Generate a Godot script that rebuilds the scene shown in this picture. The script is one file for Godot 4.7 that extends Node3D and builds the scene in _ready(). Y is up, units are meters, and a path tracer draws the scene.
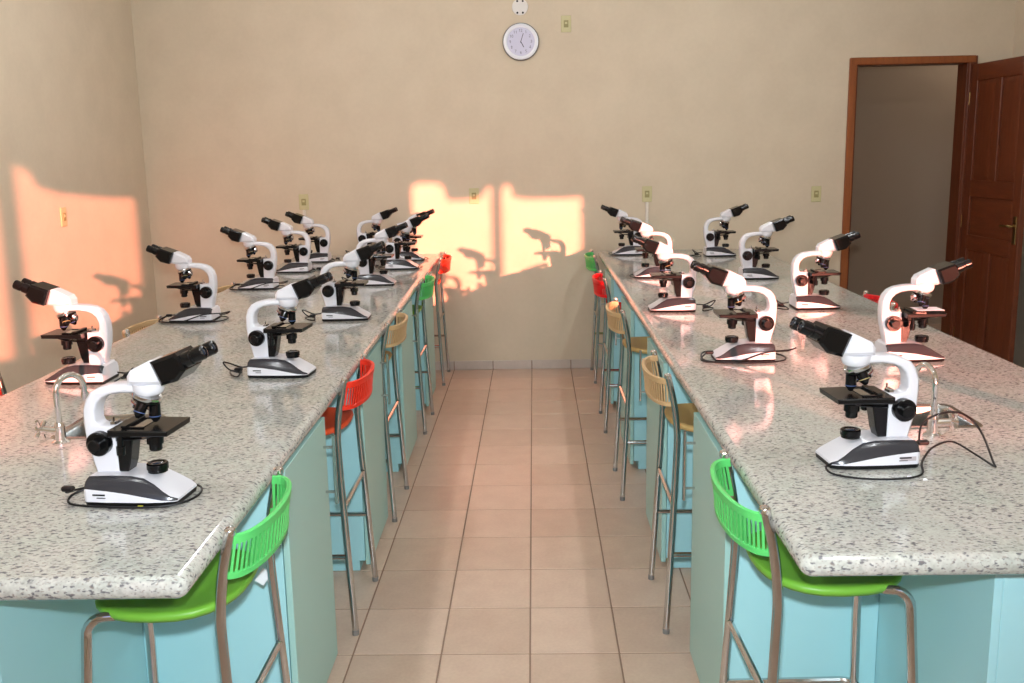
extends Node3D
# A school laboratory: two long granite benches with teal cabinets, bar stools and microscopes, lit by the setting sun.

const ROOM_L := -2.958
const ROOM_R := 3.518
const BACK := -7.63
const FRONT := 0.3
const CEIL := 3.05
const TOP := 0.92          # bench height
const LI := -0.662         # inner (aisle) edges and outer edges of the benches
const LO := -1.79
const RI := 0.503
const RO := 1.713
const LAMP := 0.38
const SCOPE := 0.865      # the microscopes are modelled a little oversize
const SUN := Vector3(-0.363, -0.112, -1.0)

var taken := {}
var M := {}
var rng := RandomNumberGenerator.new()


# ---------------------------------------------------------------- mesh builder
class MB:
	var v := PackedVector3Array()
	var xf := Transform3D()

	func tri(a: Vector3, b: Vector3, c: Vector3) -> void:   # counter-clockwise seen from outside
		v.append(xf * a); v.append(xf * b); v.append(xf * c)

	func quad(a: Vector3, b: Vector3, c: Vector3, d: Vector3) -> void:
		tri(a, b, c); tri(a, c, d)

	func tri_out(a: Vector3, b: Vector3, c: Vector3, o: Vector3) -> void:
		if (b - a).cross(c - a).dot((a + b + c) / 3.0 - o) >= 0.0: tri(a, b, c)
		else: tri(a, c, b)

	func quad_out(a: Vector3, b: Vector3, c: Vector3, d: Vector3, o: Vector3) -> void:
		tri_out(a, b, c, o); tri_out(a, c, d, o)

	func box(center: Vector3, size: Vector3, ch := 0.0) -> MB:
		var h := size * 0.5
		var c: float = minf(ch, minf(h.x, minf(h.y, h.z)) * 0.9)
		if c <= 0.0:
			var p := []
			for i in 8: p.append(center + Vector3(h.x if i & 1 else -h.x, h.y if i & 2 else -h.y, h.z if i & 4 else -h.z))
			for f in [[0, 1, 3, 2], [4, 5, 7, 6], [0, 1, 5, 4], [2, 3, 7, 6], [0, 2, 6, 4], [1, 3, 7, 5]]:
				quad_out(p[f[0]], p[f[1]], p[f[2]], p[f[3]], center)
			return self
		var q := []
		for i in 8:
			var s := Vector3(1 if i & 1 else -1, 1 if i & 2 else -1, 1 if i & 4 else -1)
			q.append([center + s * Vector3(h.x, h.y - c, h.z - c), center + s * Vector3(h.x - c, h.y, h.z - c), center + s * Vector3(h.x - c, h.y - c, h.z)])
			tri_out(q[i][0], q[i][1], q[i][2], center)
		for f in [[2, 0, 1, 3, 2], [2, 4, 5, 7, 6], [1, 0, 1, 5, 4], [1, 2, 3, 7, 6], [0, 0, 2, 6, 4], [0, 1, 3, 7, 5]]:
			quad_out(q[f[1]][f[0]], q[f[2]][f[0]], q[f[3]][f[0]], q[f[4]][f[0]], center)
		for i in 8:
			for k in 3:
				var j: int = i | (1 << k)
				if j == i: continue
				var a: int = (k + 1) % 3
				var b: int = (k + 2) % 3
				quad_out(q[i][a], q[i][b], q[j][b], q[j][a], center)
		return self

	func ring(o: Vector3, x: Vector3, y: Vector3, r: float, n: int) -> PackedVector3Array:
		var p := PackedVector3Array()
		for i in n:
			var t := TAU * i / n
			p.append(o + (x * cos(t) + y * sin(t)) * r)
		return p

	func loft(rings: Array, caps := true) -> MB:   # closed rings, counter-clockwise seen against the path
		var n: int = rings[0].size()
		for i in rings.size() - 1:
			for j in n:
				var k: int = (j + 1) % n
				quad(rings[i][j], rings[i][k], rings[i + 1][k], rings[i + 1][j])
		if caps:
			for e in [0, rings.size() - 1]:
				var m := Vector3.ZERO
				for p in rings[e]: m += p
				m /= n
				for j in n:
					var k: int = (j + 1) % n
					if e == 0: tri(m, rings[e][k], rings[e][j])
					else: tri(m, rings[e][j], rings[e][k])
		return self

	func tube(path: Array, r: float, n := 8, closed := false, caps := true) -> MB:
		var rings := []
		var up := Vector3.ZERO
		var cnt := path.size()
		for i in cnt:
			var a: Vector3 = path[(i - 1 + cnt) % cnt] if closed else path[maxi(i - 1, 0)]
			var b: Vector3 = path[(i + 1) % cnt] if closed else path[mini(i + 1, cnt - 1)]
			var d := (b - a).normalized()
			if up == Vector3.ZERO:
				up = d.cross(Vector3(0.3, 0.2, 1.0) if absf(d.z) < 0.8 else Vector3(1, 0.2, 0.1)).normalized()
			up = (up - d * up.dot(d)).normalized()
			rings.append(ring(path[i], up, d.cross(up), r, n))
		if closed:
			rings.append(rings[0])
			return loft(rings, false)
		return loft(rings, caps)

	func lathe(profile: Array, n := 16) -> MB:   # Vector2(radius, height), bottom to top
		var rings := []
		for p in profile: rings.append(ring(Vector3(0, p.y, 0), Vector3(0, 0, 1), Vector3(1, 0, 0), p.x, n))
		return loft(rings, true)

	func prism(poly: Array, w: float, ch := 0.0, zc := 0.0) -> MB:   # outline in x, y; thickness w along z
		var p := PackedVector2Array(poly)
		if Geometry2D.is_polygon_clockwise(p): p.reverse()
		var n := p.size()
		var ins := PackedVector2Array()
		for i in n:
			var e0 := (p[i] - p[(i - 1 + n) % n]).normalized()
			var e1 := (p[(i + 1) % n] - p[i]).normalized()
			var nn := Vector2(-e0.y, e0.x) + Vector2(-e1.y, e1.x)
			nn = nn.normalized() / maxf(0.5, nn.normalized().dot(Vector2(-e0.y, e0.x)))
			ins.append(p[i] + nn * ch)
		var zs := [-w / 2, -w / 2 + ch, w / 2 - ch, w / 2] if ch > 0.0 else [-w / 2, w / 2]
		for s in zs.size() - 1:
			for i in n:
				var k := (i + 1) % n
				var o0: PackedVector2Array = ins if ch > 0.0 and s == 0 else p
				var o1: PackedVector2Array = ins if ch > 0.0 and s == zs.size() - 2 else p
				quad(Vector3(o0[i].x, o0[i].y, zc + zs[s]), Vector3(o0[k].x, o0[k].y, zc + zs[s]), Vector3(o1[k].x, o1[k].y, zc + zs[s + 1]), Vector3(o1[i].x, o1[i].y, zc + zs[s + 1]))
		var cap := ins if ch > 0.0 else p
		var ix := Geometry2D.triangulate_polygon(cap)
		for t in range(0, ix.size(), 3):
			var a := cap[ix[t]]; var b := cap[ix[t + 1]]; var c := cap[ix[t + 2]]
			if (b - a).cross(c - a) < 0.0:
				var x := b; b = c; c = x
			var z1: float = zc + w / 2; var z0: float = zc - w / 2
			tri(Vector3(a.x, a.y, z1), Vector3(b.x, b.y, z1), Vector3(c.x, c.y, z1))
			tri(Vector3(a.x, a.y, z0), Vector3(c.x, c.y, z0), Vector3(b.x, b.y, z0))
		return self

	func commit(crease := 38.0) -> ArrayMesh:
		var lim := cos(deg_to_rad(crease))
		var near := {}
		var fn := PackedVector3Array()
		var out := PackedVector3Array()
		for i in range(0, v.size(), 3):
			var n := (v[i + 1] - v[i]).cross(v[i + 2] - v[i])
			if n.length_squared() < 1e-18: continue
			var id := fn.size()
			fn.append(n)
			for k in 3:
				out.append(v[i + k])
				var key := Vector3i((v[i + k] * 20000.0).round())
				if not near.has(key): near[key] = []
				near[key].append(id)
		var nrm := PackedVector3Array()
		for i in out.size():
			var own := fn[i / 3].normalized()
			var sum := Vector3.ZERO
			for id in near[Vector3i((out[i] * 20000.0).round())]:
				if fn[id].normalized().dot(own) >= lim: sum += fn[id]
			nrm.append(sum.normalized() if sum.length_squared() > 0.0 else own)
		for i in range(0, out.size(), 3):          # Godot's front faces run clockwise
			var a := out[i + 1]; out[i + 1] = out[i + 2]; out[i + 2] = a
			var b := nrm[i + 1]; nrm[i + 1] = nrm[i + 2]; nrm[i + 2] = b
		var arr := []
		arr.resize(Mesh.ARRAY_MAX)
		arr[Mesh.ARRAY_VERTEX] = out
		arr[Mesh.ARRAY_NORMAL] = nrm
		var m := ArrayMesh.new()
		m.add_surface_from_arrays(Mesh.PRIMITIVE_TRIANGLES, arr)
		return m


# ---------------------------------------------------------------- scene helpers
func numbered(called: String) -> String:
	if not taken.has(called):
		taken[called] = 0
		return called
	taken[called] += 1
	return "%s_%03d" % [called, taken[called]]


func tag(o: Node, label: String, category := "", group := "") -> void:
	o.set_meta("label", label)
	if category: o.set_meta("category", category)
	if group: o.set_meta("group", group)


func thing(called: String, label: String, category: String, at := Vector3.ZERO, turn := 0.0, group := "") -> Node3D:
	var o := Node3D.new()
	o.name = numbered(called)
	add_child(o)
	o.position = at
	o.rotation.y = turn
	tag(o, label, category, group)
	return o


func part(parent: Node, called: String, mesh: Mesh, mat: Material, at := Vector3.ZERO) -> MeshInstance3D:
	var o := MeshInstance3D.new()
	o.name = called
	o.mesh = mesh
	o.material_override = mat
	parent.add_child(o, true)
	o.position = at
	return o


func struct(called: String, mesh: Mesh, mat: Material) -> MeshInstance3D:
	var o := part(self, called, mesh, mat)
	o.set_meta("kind", "structure")
	return o


func copy(o: Node3D, at: Vector3, turn: float, label: String) -> Node3D:
	var c: Node3D = o.duplicate()
	c.name = numbered(String(o.get_meta("stem")))
	add_child(c)
	c.position = at
	c.rotation.y = turn
	c.scale = o.scale
	c.set_meta("label", label)
	return c


func mat(called: String, col: Color, rough := 0.5, metal := 0.0, spec := 0.5) -> StandardMaterial3D:
	var m := StandardMaterial3D.new()
	m.resource_name = called
	m.albedo_color = col
	m.roughness = rough
	m.metallic = metal
	m.metallic_specular = spec
	M[called] = m
	return m


func c8(r: int, g: int, b: int) -> Color:
	return Color(r / 255.0, g / 255.0, b / 255.0)


func triplanar(m: StandardMaterial3D, tex: Texture2D, scale: Vector3) -> void:
	m.albedo_texture = tex
	m.uv1_triplanar = true
	m.uv1_world_triplanar = true
	m.uv1_triplanar_sharpness = 8.0
	m.uv1_scale = scale


func noise_image(n: int, freq: float, oct: int, sd: int) -> PackedByteArray:
	var f := FastNoiseLite.new()
	f.noise_type = FastNoiseLite.TYPE_SIMPLEX_SMOOTH
	f.frequency = freq
	f.fractal_octaves = oct
	f.seed = sd
	var im := f.get_seamless_image(n, n, false, false, 0.15, true)
	im.convert(Image.FORMAT_L8)
	return im.get_data()


func mottled(n: int, a: Color, b: Color, freq: float, sd: int, fine := 0.3) -> ImageTexture:
	var d0 := noise_image(n, freq, 3, sd)
	var d1 := noise_image(n, freq * 9.0, 3, sd + 1)
	var out := PackedByteArray()
	out.resize(n * n * 3)
	for i in n * n:
		var t := clampf(d0[i] / 255.0 * (1.0 - fine) + d1[i] / 255.0 * fine, 0.0, 1.0)
		out[i * 3] = int(lerpf(a.r, b.r, t) * 255.0)
		out[i * 3 + 1] = int(lerpf(a.g, b.g, t) * 255.0)
		out[i * 3 + 2] = int(lerpf(a.b, b.b, t) * 255.0)
	return ImageTexture.create_from_image(Image.create_from_data(n, n, false, Image.FORMAT_RGB8, out))


func granite() -> ImageTexture:
	var n := 1024                                    # covers 1.4 m
	var d0 := noise_image(n, 0.006, 3, 11)
	var d1 := noise_image(n, 0.045, 3, 12)
	var d2 := noise_image(n, 0.13, 2, 13)
	var r := PackedFloat32Array(); r.resize(n * n)
	var g := PackedFloat32Array(); g.resize(n * n)
	var b := PackedFloat32Array(); b.resize(n * n)
	for i in n * n:
		var t := d0[i] / 255.0
		var s := d1[i] / 255.0
		var q := d2[i] / 255.0
		var l := 0.93 + 0.12 * (s - 0.5) + 0.13 * (q - 0.5)
		r[i] = l * lerpf(192.0, 207.0, t)
		g[i] = l * lerpf(197.0, 202.0, t)
		b[i] = l * lerpf(186.0, 194.0, t)
	# dark mica flecks, drawn out along x; they gather in loose clouds
	var e0 := noise_image(n, 0.058, 3, 31)
	var e1 := noise_image(n, 0.10, 2, 32)
	var e2 := noise_image(n, 0.012, 2, 33)
	for y in n:
		for x in n:
			var i := y * n + x
			var j := ((y * 2) % n) * n + x
			var cl := (e2[i] / 255.0 - 0.5) * 0.10
			var f0 := clampf((e0[j] / 255.0 - 0.665 - cl) * 12.0, 0.0, 1.0)
			var f1 := clampf((e1[((y * 2 + 333) % n) * n + (x + 517) % n] / 255.0 - 0.70 - cl) * 10.0, 0.0, 1.0)
			var k := f0 * 0.75
			r[i] = lerpf(r[i], 84.0, k); g[i] = lerpf(g[i], 82.0, k); b[i] = lerpf(b[i], 88.0, k)
			k = f1 * 0.6
			r[i] = lerpf(r[i], 126.0, k); g[i] = lerpf(g[i], 112.0, k); b[i] = lerpf(b[i], 106.0, k)
	var out := PackedByteArray()
	out.resize(n * n * 3)
	for i in n * n:
		out[i * 3] = int(clampf(r[i], 0, 255)); out[i * 3 + 1] = int(clampf(g[i], 0, 255)); out[i * 3 + 2] = int(clampf(b[i], 0, 255))
	return ImageTexture.create_from_image(Image.create_from_data(n, n, false, Image.FORMAT_RGB8, out))


func arc(c: Vector3, x: Vector3, y: Vector3, a0: float, a1: float, n: int) -> Array:
	var p := []
	for i in n + 1:
		var t := deg_to_rad(lerpf(a0, a1, float(i) / n))
		p.append(c + x * cos(t) + y * sin(t))
	return p


func smooth(points: Array, steps := 6) -> Array:       # Catmull-Rom through the points
	var out := []
	for i in points.size() - 1:
		var p0: Vector3 = points[maxi(i - 1, 0)]
		var p1: Vector3 = points[i]
		var p2: Vector3 = points[i + 1]
		var p3: Vector3 = points[mini(i + 2, points.size() - 1)]
		for s in steps:
			out.append(p1.cubic_interpolate(p2, p0, p3, float(s) / steps))
	out.append(points[-1])
	return out


# ---------------------------------------------------------------- build
func _ready() -> void:
	rng.seed = 5
	camera_and_light()
	materials()
	room()
	doorway()
	benches()
	wall_fittings()
	all_stools()
	all_microscopes()
	taps()


func camera_and_light() -> void:
	var cam := Camera3D.new()
	cam.name = "camera"
	cam.fov = rad_to_deg(2.0 * atan(341.5 / 995.249))
	cam.near = 0.02
	cam.far = 100.0
	add_child(cam)
	cam.position = Vector3(0, 1.6997, 0)
	cam.basis = Basis(Vector3.UP, 0.0246) * Basis(Vector3.RIGHT, -0.1916) * Basis(Vector3.BACK, -0.0187)
	cam.current = true

	var env := Environment.new()
	env.background_mode = Environment.BG_SKY
	var sky := Sky.new()
	var sm := ProceduralSkyMaterial.new()
	sm.sky_top_color = Color(0.38, 0.50, 0.72)
	sm.sky_horizon_color = Color(0.93, 0.80, 0.68)
	sm.ground_bottom_color = Color(0.20, 0.18, 0.15)
	sm.ground_horizon_color = Color(0.55, 0.47, 0.40)
	sm.energy_multiplier = 3.0
	sky.sky_material = sm
	env.sky = sky
	env.tonemap_mode = Environment.TONE_MAPPER_LINEAR
	env.tonemap_exposure = 1.11
	env.sdfgi_enabled = true
	env.ssao_enabled = true
	env.ssil_enabled = true
	var we := WorldEnvironment.new()
	we.name = "world"
	we.environment = env
	add_child(we)

	# the setting sun, low behind the camera and to its right
	var sun := DirectionalLight3D.new()
	sun.name = "sun"
	add_child(sun)
	sun.basis = Basis.looking_at(SUN.normalized(), Vector3.UP)
	sun.light_color = Color(1.0, 0.565, 0.465)
	sun.light_energy = 4.0
	sun.light_angular_distance = 0.55
	sun.shadow_enabled = true

	# the photographer's flash, just above the lens: it throws the short shadows under eyepieces and stool seats
	var flash := SpotLight3D.new()
	flash.name = "camera_flash"
	add_child(flash)
	flash.position = Vector3(0, 1.82, -0.03)
	flash.basis = cam.basis
	flash.spot_angle = 50.0
	flash.spot_range = 20.0
	flash.spot_attenuation = 2.0
	flash.light_color = Color(0.93, 0.97, 1.0)
	flash.light_energy = 7.0
	flash.light_size = 0.03
	flash.shadow_enabled = true


func materials() -> void:
	var w := mat("wall_paint", Color.WHITE, 0.9)
	triplanar(w, mottled(512, c8(205, 190, 166), c8(216, 201, 177), 0.012, 3), Vector3.ONE * 0.4)
	mat("ceiling_paint", c8(228, 224, 214), 0.9)
	for i in 4:
		var f := mat("floor_tile_%d" % i, Color.WHITE, 0.32)
		var k := [0, -4, 3, -7][i] as int
		triplanar(f, mottled(256, c8(196 + k, 168 + k, 147 + k), c8(215 + k, 190 + k, 168 + k), 0.02, 20 + i, 0.5), Vector3.ONE * 1.3)
		f.uv1_offset = Vector3(0.13 * i, 0.3 * i, 0.41 * i)
	mat("grout", c8(146, 119, 100), 0.9)
	var bt := mat("baseboard_tile", Color.WHITE, 0.35)
	triplanar(bt, mottled(128, c8(186, 172, 162), c8(206, 192, 180), 0.03, 40), Vector3.ONE * 1.5)
	var g := mat("granite", Color.WHITE, 0.07)
	g.roughness = 0.1
	triplanar(g, granite(), Vector3.ONE / 1.4)
	mat("teal_laminate", c8(170, 222, 228), 0.35)
	mat("teal_door", c8(166, 208, 200), 0.35)  # greener and darker than the side boards: grazing light put into the colour
	mat("chrome", Color(0.80, 0.80, 0.80), 0.14, 1.0)
	mat("bright_chrome", Color(0.92, 0.92, 0.92), 0.06, 1.0)
	mat("steel_basin", Color(0.74, 0.75, 0.74), 0.22, 1.0)
	mat("cap_black", c8(35, 33, 32), 0.5)
	mat("cap_grey", c8(128, 124, 120), 0.4)
	mat("plastic_green", c8(88, 198, 104), 0.4)
	mat("seat_green", c8(118, 182, 60), 0.4)
	mat("plastic_red", c8(236, 50, 26), 0.4)
	mat("seat_red", c8(232, 84, 40), 0.4)
	mat("plastic_crimson", c8(222, 22, 26), 0.4)
	mat("plastic_tan", c8(198, 165, 120), 0.45)
	mat("seat_tan", c8(206, 171, 108), 0.45)
	mat("enamel_white", c8(226, 226, 231), 0.25)
	mat("panel_grey", c8(52, 52, 56), 0.2)
	mat("scope_black", c8(12, 12, 13), 0.16, 0.0, 0.4)
	mat("scope_matt", c8(14, 14, 15), 0.22, 0.0, 0.4)
	mat("rubber", c8(14, 14, 15), 0.5, 0.0, 0.4)
	mat("lens_glass", c8(40, 52, 66), 0.05)
	mat("ring_blue", c8(58, 80, 124), 0.4)
	mat("ring_red", c8(128, 58, 52), 0.4)
	mat("ring_yellow", c8(146, 132, 84), 0.4)
	mat("sticker_white", c8(240, 240, 236), 0.6)
	mat("sticker_grey", c8(186, 178, 180), 0.6)
	mat("sticker_yellow", c8(222, 214, 60), 0.6)
	mat("paper", c8(236, 240, 244), 0.7)
	mat("outlet_plate", c8(198, 190, 144), 0.5)
	mat("outlet_dark", c8(150, 142, 92), 0.5)
	mat("plate_white", c8(226, 222, 216), 0.5)
	mat("conduit_white", c8(222, 214, 200), 0.5)
	mat("clock_white", c8(236, 238, 244), 0.3)
	mat("clock_face", c8(206, 204, 224), 0.4)
	mat("clock_grey", c8(120, 120, 120), 0.35)
	mat("clock_ink", c8(78, 78, 96), 0.6)
	mat("window_frame_paint", c8(230, 228, 222), 0.5)
	mat("blind_cloth", c8(196, 186, 168), 0.9)
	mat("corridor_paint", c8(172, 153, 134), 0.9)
	var wd := mat("door_wood", Color.WHITE, 0.42)
	triplanar(wd, mottled(256, c8(82, 37, 19), c8(120, 60, 30), 0.02, 60, 0.5), Vector3(5.0, 0.35, 5.0))
	var wh := mat("door_wood_cross", Color.WHITE, 0.42)
	triplanar(wh, mottled(256, c8(82, 37, 19), c8(120, 60, 30), 0.02, 62, 0.5), Vector3(0.5, 5.0, 0.5))
	var wf := mat("frame_wood", Color.WHITE, 0.4)
	triplanar(wf, mottled(256, c8(120, 62, 26), c8(160, 90, 42), 0.02, 64, 0.5), Vector3(6.0, 0.4, 6.0))
	mat("brass", c8(190, 170, 120), 0.25, 1.0)
	var tb := mat("lamp_tube", c8(245, 245, 240), 0.4)
	tb.emission_enabled = true
	tb.emission = Color(0.97, 0.98, 1.0)
	tb.emission_energy_multiplier = 2.0


func room() -> void:
	# walls with thickness; the wall behind the camera has the two windows the sun comes through
	var t := 0.15
	var zc := (BACK - t + FRONT + t) * 0.5
	var zl := FRONT - BACK + 2 * t
	struct("wall_left", MB.new().box(Vector3(ROOM_L - t / 2, CEIL / 2, zc), Vector3(t, CEIL, zl)).commit(), M.wall_paint)
	struct("wall_right", MB.new().box(Vector3(ROOM_R + t / 2, CEIL / 2, zc), Vector3(t, CEIL, zl)).commit(), M.wall_paint)
	struct("ceiling", MB.new().box(Vector3((ROOM_L + ROOM_R) / 2, CEIL + 0.06, zc), Vector3(ROOM_R - ROOM_L + 2 * t, 0.12, zl)).commit(), M.ceiling_paint)
	# back wall with the doorway
	var dl := 2.372
	var dr := 3.215
	var dh := 2.275
	var b := MB.new()
	b.box(Vector3((ROOM_L + dl) / 2, CEIL / 2, BACK - t / 2), Vector3(dl - ROOM_L, CEIL, t))
	b.box(Vector3((dl + dr) / 2, (dh + CEIL) / 2, BACK - t / 2), Vector3(dr - dl, CEIL - dh, t))
	b.box(Vector3((dr + ROOM_R) / 2, CEIL / 2, BACK - t / 2), Vector3(ROOM_R - dr, CEIL, t))
	struct("wall_back", b.commit(), M.wall_paint)
	# front wall, behind the camera, with two windows
	var wins := [[-1.47, -0.10], [1.955, 3.31]]
	var sill := 1.2
	var head := 2.5
	var f := MB.new()
	f.box(Vector3((ROOM_L + ROOM_R) / 2, sill / 2, FRONT + t / 2), Vector3(ROOM_R - ROOM_L, sill, t))
	f.box(Vector3((ROOM_L + ROOM_R) / 2, (head + CEIL) / 2, FRONT + t / 2), Vector3(ROOM_R - ROOM_L, CEIL - head, t))
	var x0 := ROOM_L
	for wn in wins:
		f.box(Vector3((x0 + wn[0]) / 2, (sill + head) / 2, FRONT + t / 2), Vector3(wn[0] - x0, head - sill, t))
		x0 = wn[1]
	f.box(Vector3((x0 + ROOM_R) / 2, (sill + head) / 2, FRONT + t / 2), Vector3(ROOM_R - x0, head - sill, t))
	struct("wall_front", f.commit(), M.wall_paint)
	var i := 1
	for wn in wins:
		var fr := MB.new()
		var a: float = wn[0]
		var c: float = wn[1]
		var zf := FRONT + 0.11
		fr.box(Vector3((a + c) / 2, sill + 0.02, zf), Vector3(c - a, 0.04, 0.05))
		fr.box(Vector3((a + c) / 2, head - 0.02, zf), Vector3(c - a, 0.04, 0.05))
		for x in [a + 0.015, c - 0.015]: fr.box(Vector3(x, (sill + head) / 2, zf), Vector3(0.03, head - sill, 0.05))
		fr.box(Vector3((a + c) / 2, (sill + head) / 2, zf), Vector3(0.07, head - sill, 0.05))
		struct("window_%d" % i, fr.commit(), M.window_frame_paint)
		# a cloth valance over the upper part, drawn up at the middle post and at one end
		var pts := [Vector2(a, head), Vector2(c, head)]
		for u in [[1.0, 0.015], [0.86, 0.0], [0.66, 0.0], [0.575, 0.015], [0.555, 0.11], [0.53, 0.115], [0.5, 0.0], [0.47, 0.11], [0.435, 0.10], [0.405, 0.02], [0.3, 0.0], [0.205, 0.0], [0.185, 0.08], [0.165, 0.13], [0.05, 0.14], [0.0, 0.1]]:
			var uu: float = u[0] if i == 2 else 1.0 - u[0]
			pts.append(Vector2(lerpf(a, c, u[0]), 2.206 + (u[1] if i == 2 else [0.06, 0.02, 0.0, 0.02, 0.10, 0.12, 0.13, 0.13, 0.13, 0.13, 0.1, 0.1, 0.1, 0.1, 0.1, 0.1][pts.size() - 2])))
		var o := part(self, numbered("window_valance"), MB.new().prism(pts, 0.006, 0.0, FRONT + 0.04).commit(), M.blind_cloth)
		tag(o, "beige cloth valance over the window " + ("near the corner" if i == 2 else "behind the camera"), "curtain")
		i += 1
	# floor: a bed of mortar, tiles on top
	struct("floor", MB.new().box(Vector3((ROOM_L + ROOM_R) / 2, -0.052, zc), Vector3(ROOM_R - ROOM_L + 2 * t, 0.10, zl)).commit(), M.grout)
	var fl := get_node("floor")
	var tw := 0.305
	var td := 0.3475
	var gap := 0.006
	var tile := MB.new().box(Vector3(0, -0.006, 0), Vector3(tw - gap, 0.012, td - gap), 0.0015).commit()
	var rest := MB.new()
	var c0 := int(floor((ROOM_L + 0.645) / tw))
	var c1 := int(ceil((ROOM_R + 0.645) / tw))
	var r1 := int(ceil((-3.143 - BACK) / td))
	var r0 := int(floor((-3.143 - FRONT) / td))
	for c in range(c0, c1):
		for r in range(r0, r1):
			var xa := maxf(ROOM_L, -0.645 + c * tw + gap / 2)
			var xb := minf(ROOM_R, -0.645 + (c + 1) * tw - gap / 2)
			var za := maxf(BACK, -3.143 - (r + 1) * td + gap / 2)
			var zb := minf(FRONT, -3.143 - r * td - gap / 2)
			if xb - xa < 0.01 or zb - za < 0.01: continue
			var ctr := Vector3((xa + xb) / 2, 0, (za + zb) / 2)
			if c >= -2 and c <= 5 and r >= -5:
				var full: bool = absf(zb - za - td + gap) < 0.001 and absf(xb - xa - tw + gap) < 0.001
				var mesh: Mesh = tile if full else MB.new().box(Vector3(0, -0.006, 0), Vector3(xb - xa, 0.012, zb - za), 0.0015).commit()
				part(fl, "tile", mesh, M["floor_tile_%d" % rng.randi_range(0, 3)], ctr)
			else:
				rest.box(ctr + Vector3(0, -0.006, 0), Vector3(xb - xa, 0.012, zb - za), 0.0015)
	part(fl, "outer_tiles", rest.commit(), M.floor_tile_0).set_meta("kind", "stuff")
	# tile skirting along the back and left walls
	var bb := MB.new().box(Vector3((ROOM_L + 2.372) / 2, 0.034, BACK + 0.003), Vector3(2.372 - ROOM_L, 0.068, 0.006)).commit()
	var base := struct("baseboard_back", bb, M.grout)
	var x := -0.645 - 7 * tw
	while x < 2.33:
		var xa := maxf(x + gap / 2, ROOM_L + 0.01)
		var xb := minf(x + tw - gap / 2, 2.34)
		if xb - xa > 0.02:
			part(base, "tile", MB.new().box(Vector3.ZERO, Vector3(xb - xa, 0.07, 0.01), 0.002).commit(), M.baseboard_tile, Vector3((xa + xb) / 2, 0.0355, BACK + 0.0055))
		x += tw
	# ceiling lamps above the frame: fluorescent battens over each bench
	for s in [[-1.3, -2.0, "left bench, near end"], [-1.3, -5.4, "left bench, far end"], [1.2, -2.0, "right bench, near end"], [1.2, -5.4, "right bench, far end"]]:
		var l := thing("ceiling_lamp", "white fluorescent batten on the ceiling over the " + s[2], "lamp", Vector3(s[0], CEIL, s[1]), 0.0, "ceiling battens")
		part(l, "housing", MB.new().box(Vector3(0, -0.025, 0), Vector3(0.16, 0.05, 1.24), 0.006).commit(), M.plate_white)
		for k in [-0.045, 0.045]:
			part(l, "tube", MB.new().tube([Vector3(k, -0.07, -0.6), Vector3(k, -0.07, 0.6)], 0.013, 10).commit(), M.lamp_tube)
		for k in [-0.605, 0.605]:
			part(l, "socket", MB.new().box(Vector3(0, -0.06, k), Vector3(0.13, 0.05, 0.016), 0.003).commit(), M.plate_white)
		for k in [-0.4, 0.0, 0.4]:
			var a := OmniLight3D.new()
			a.name = "glow"
			l.add_child(a, true)
			a.position = Vector3(0, -0.12, k)
			a.light_color = Color(0.96, 0.98, 1.0)
			a.light_energy = LAMP
			a.light_size = 0.03
			a.omni_range = 15.0
			a.omni_attenuation = 2.0
			a.shadow_enabled = true


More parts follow.
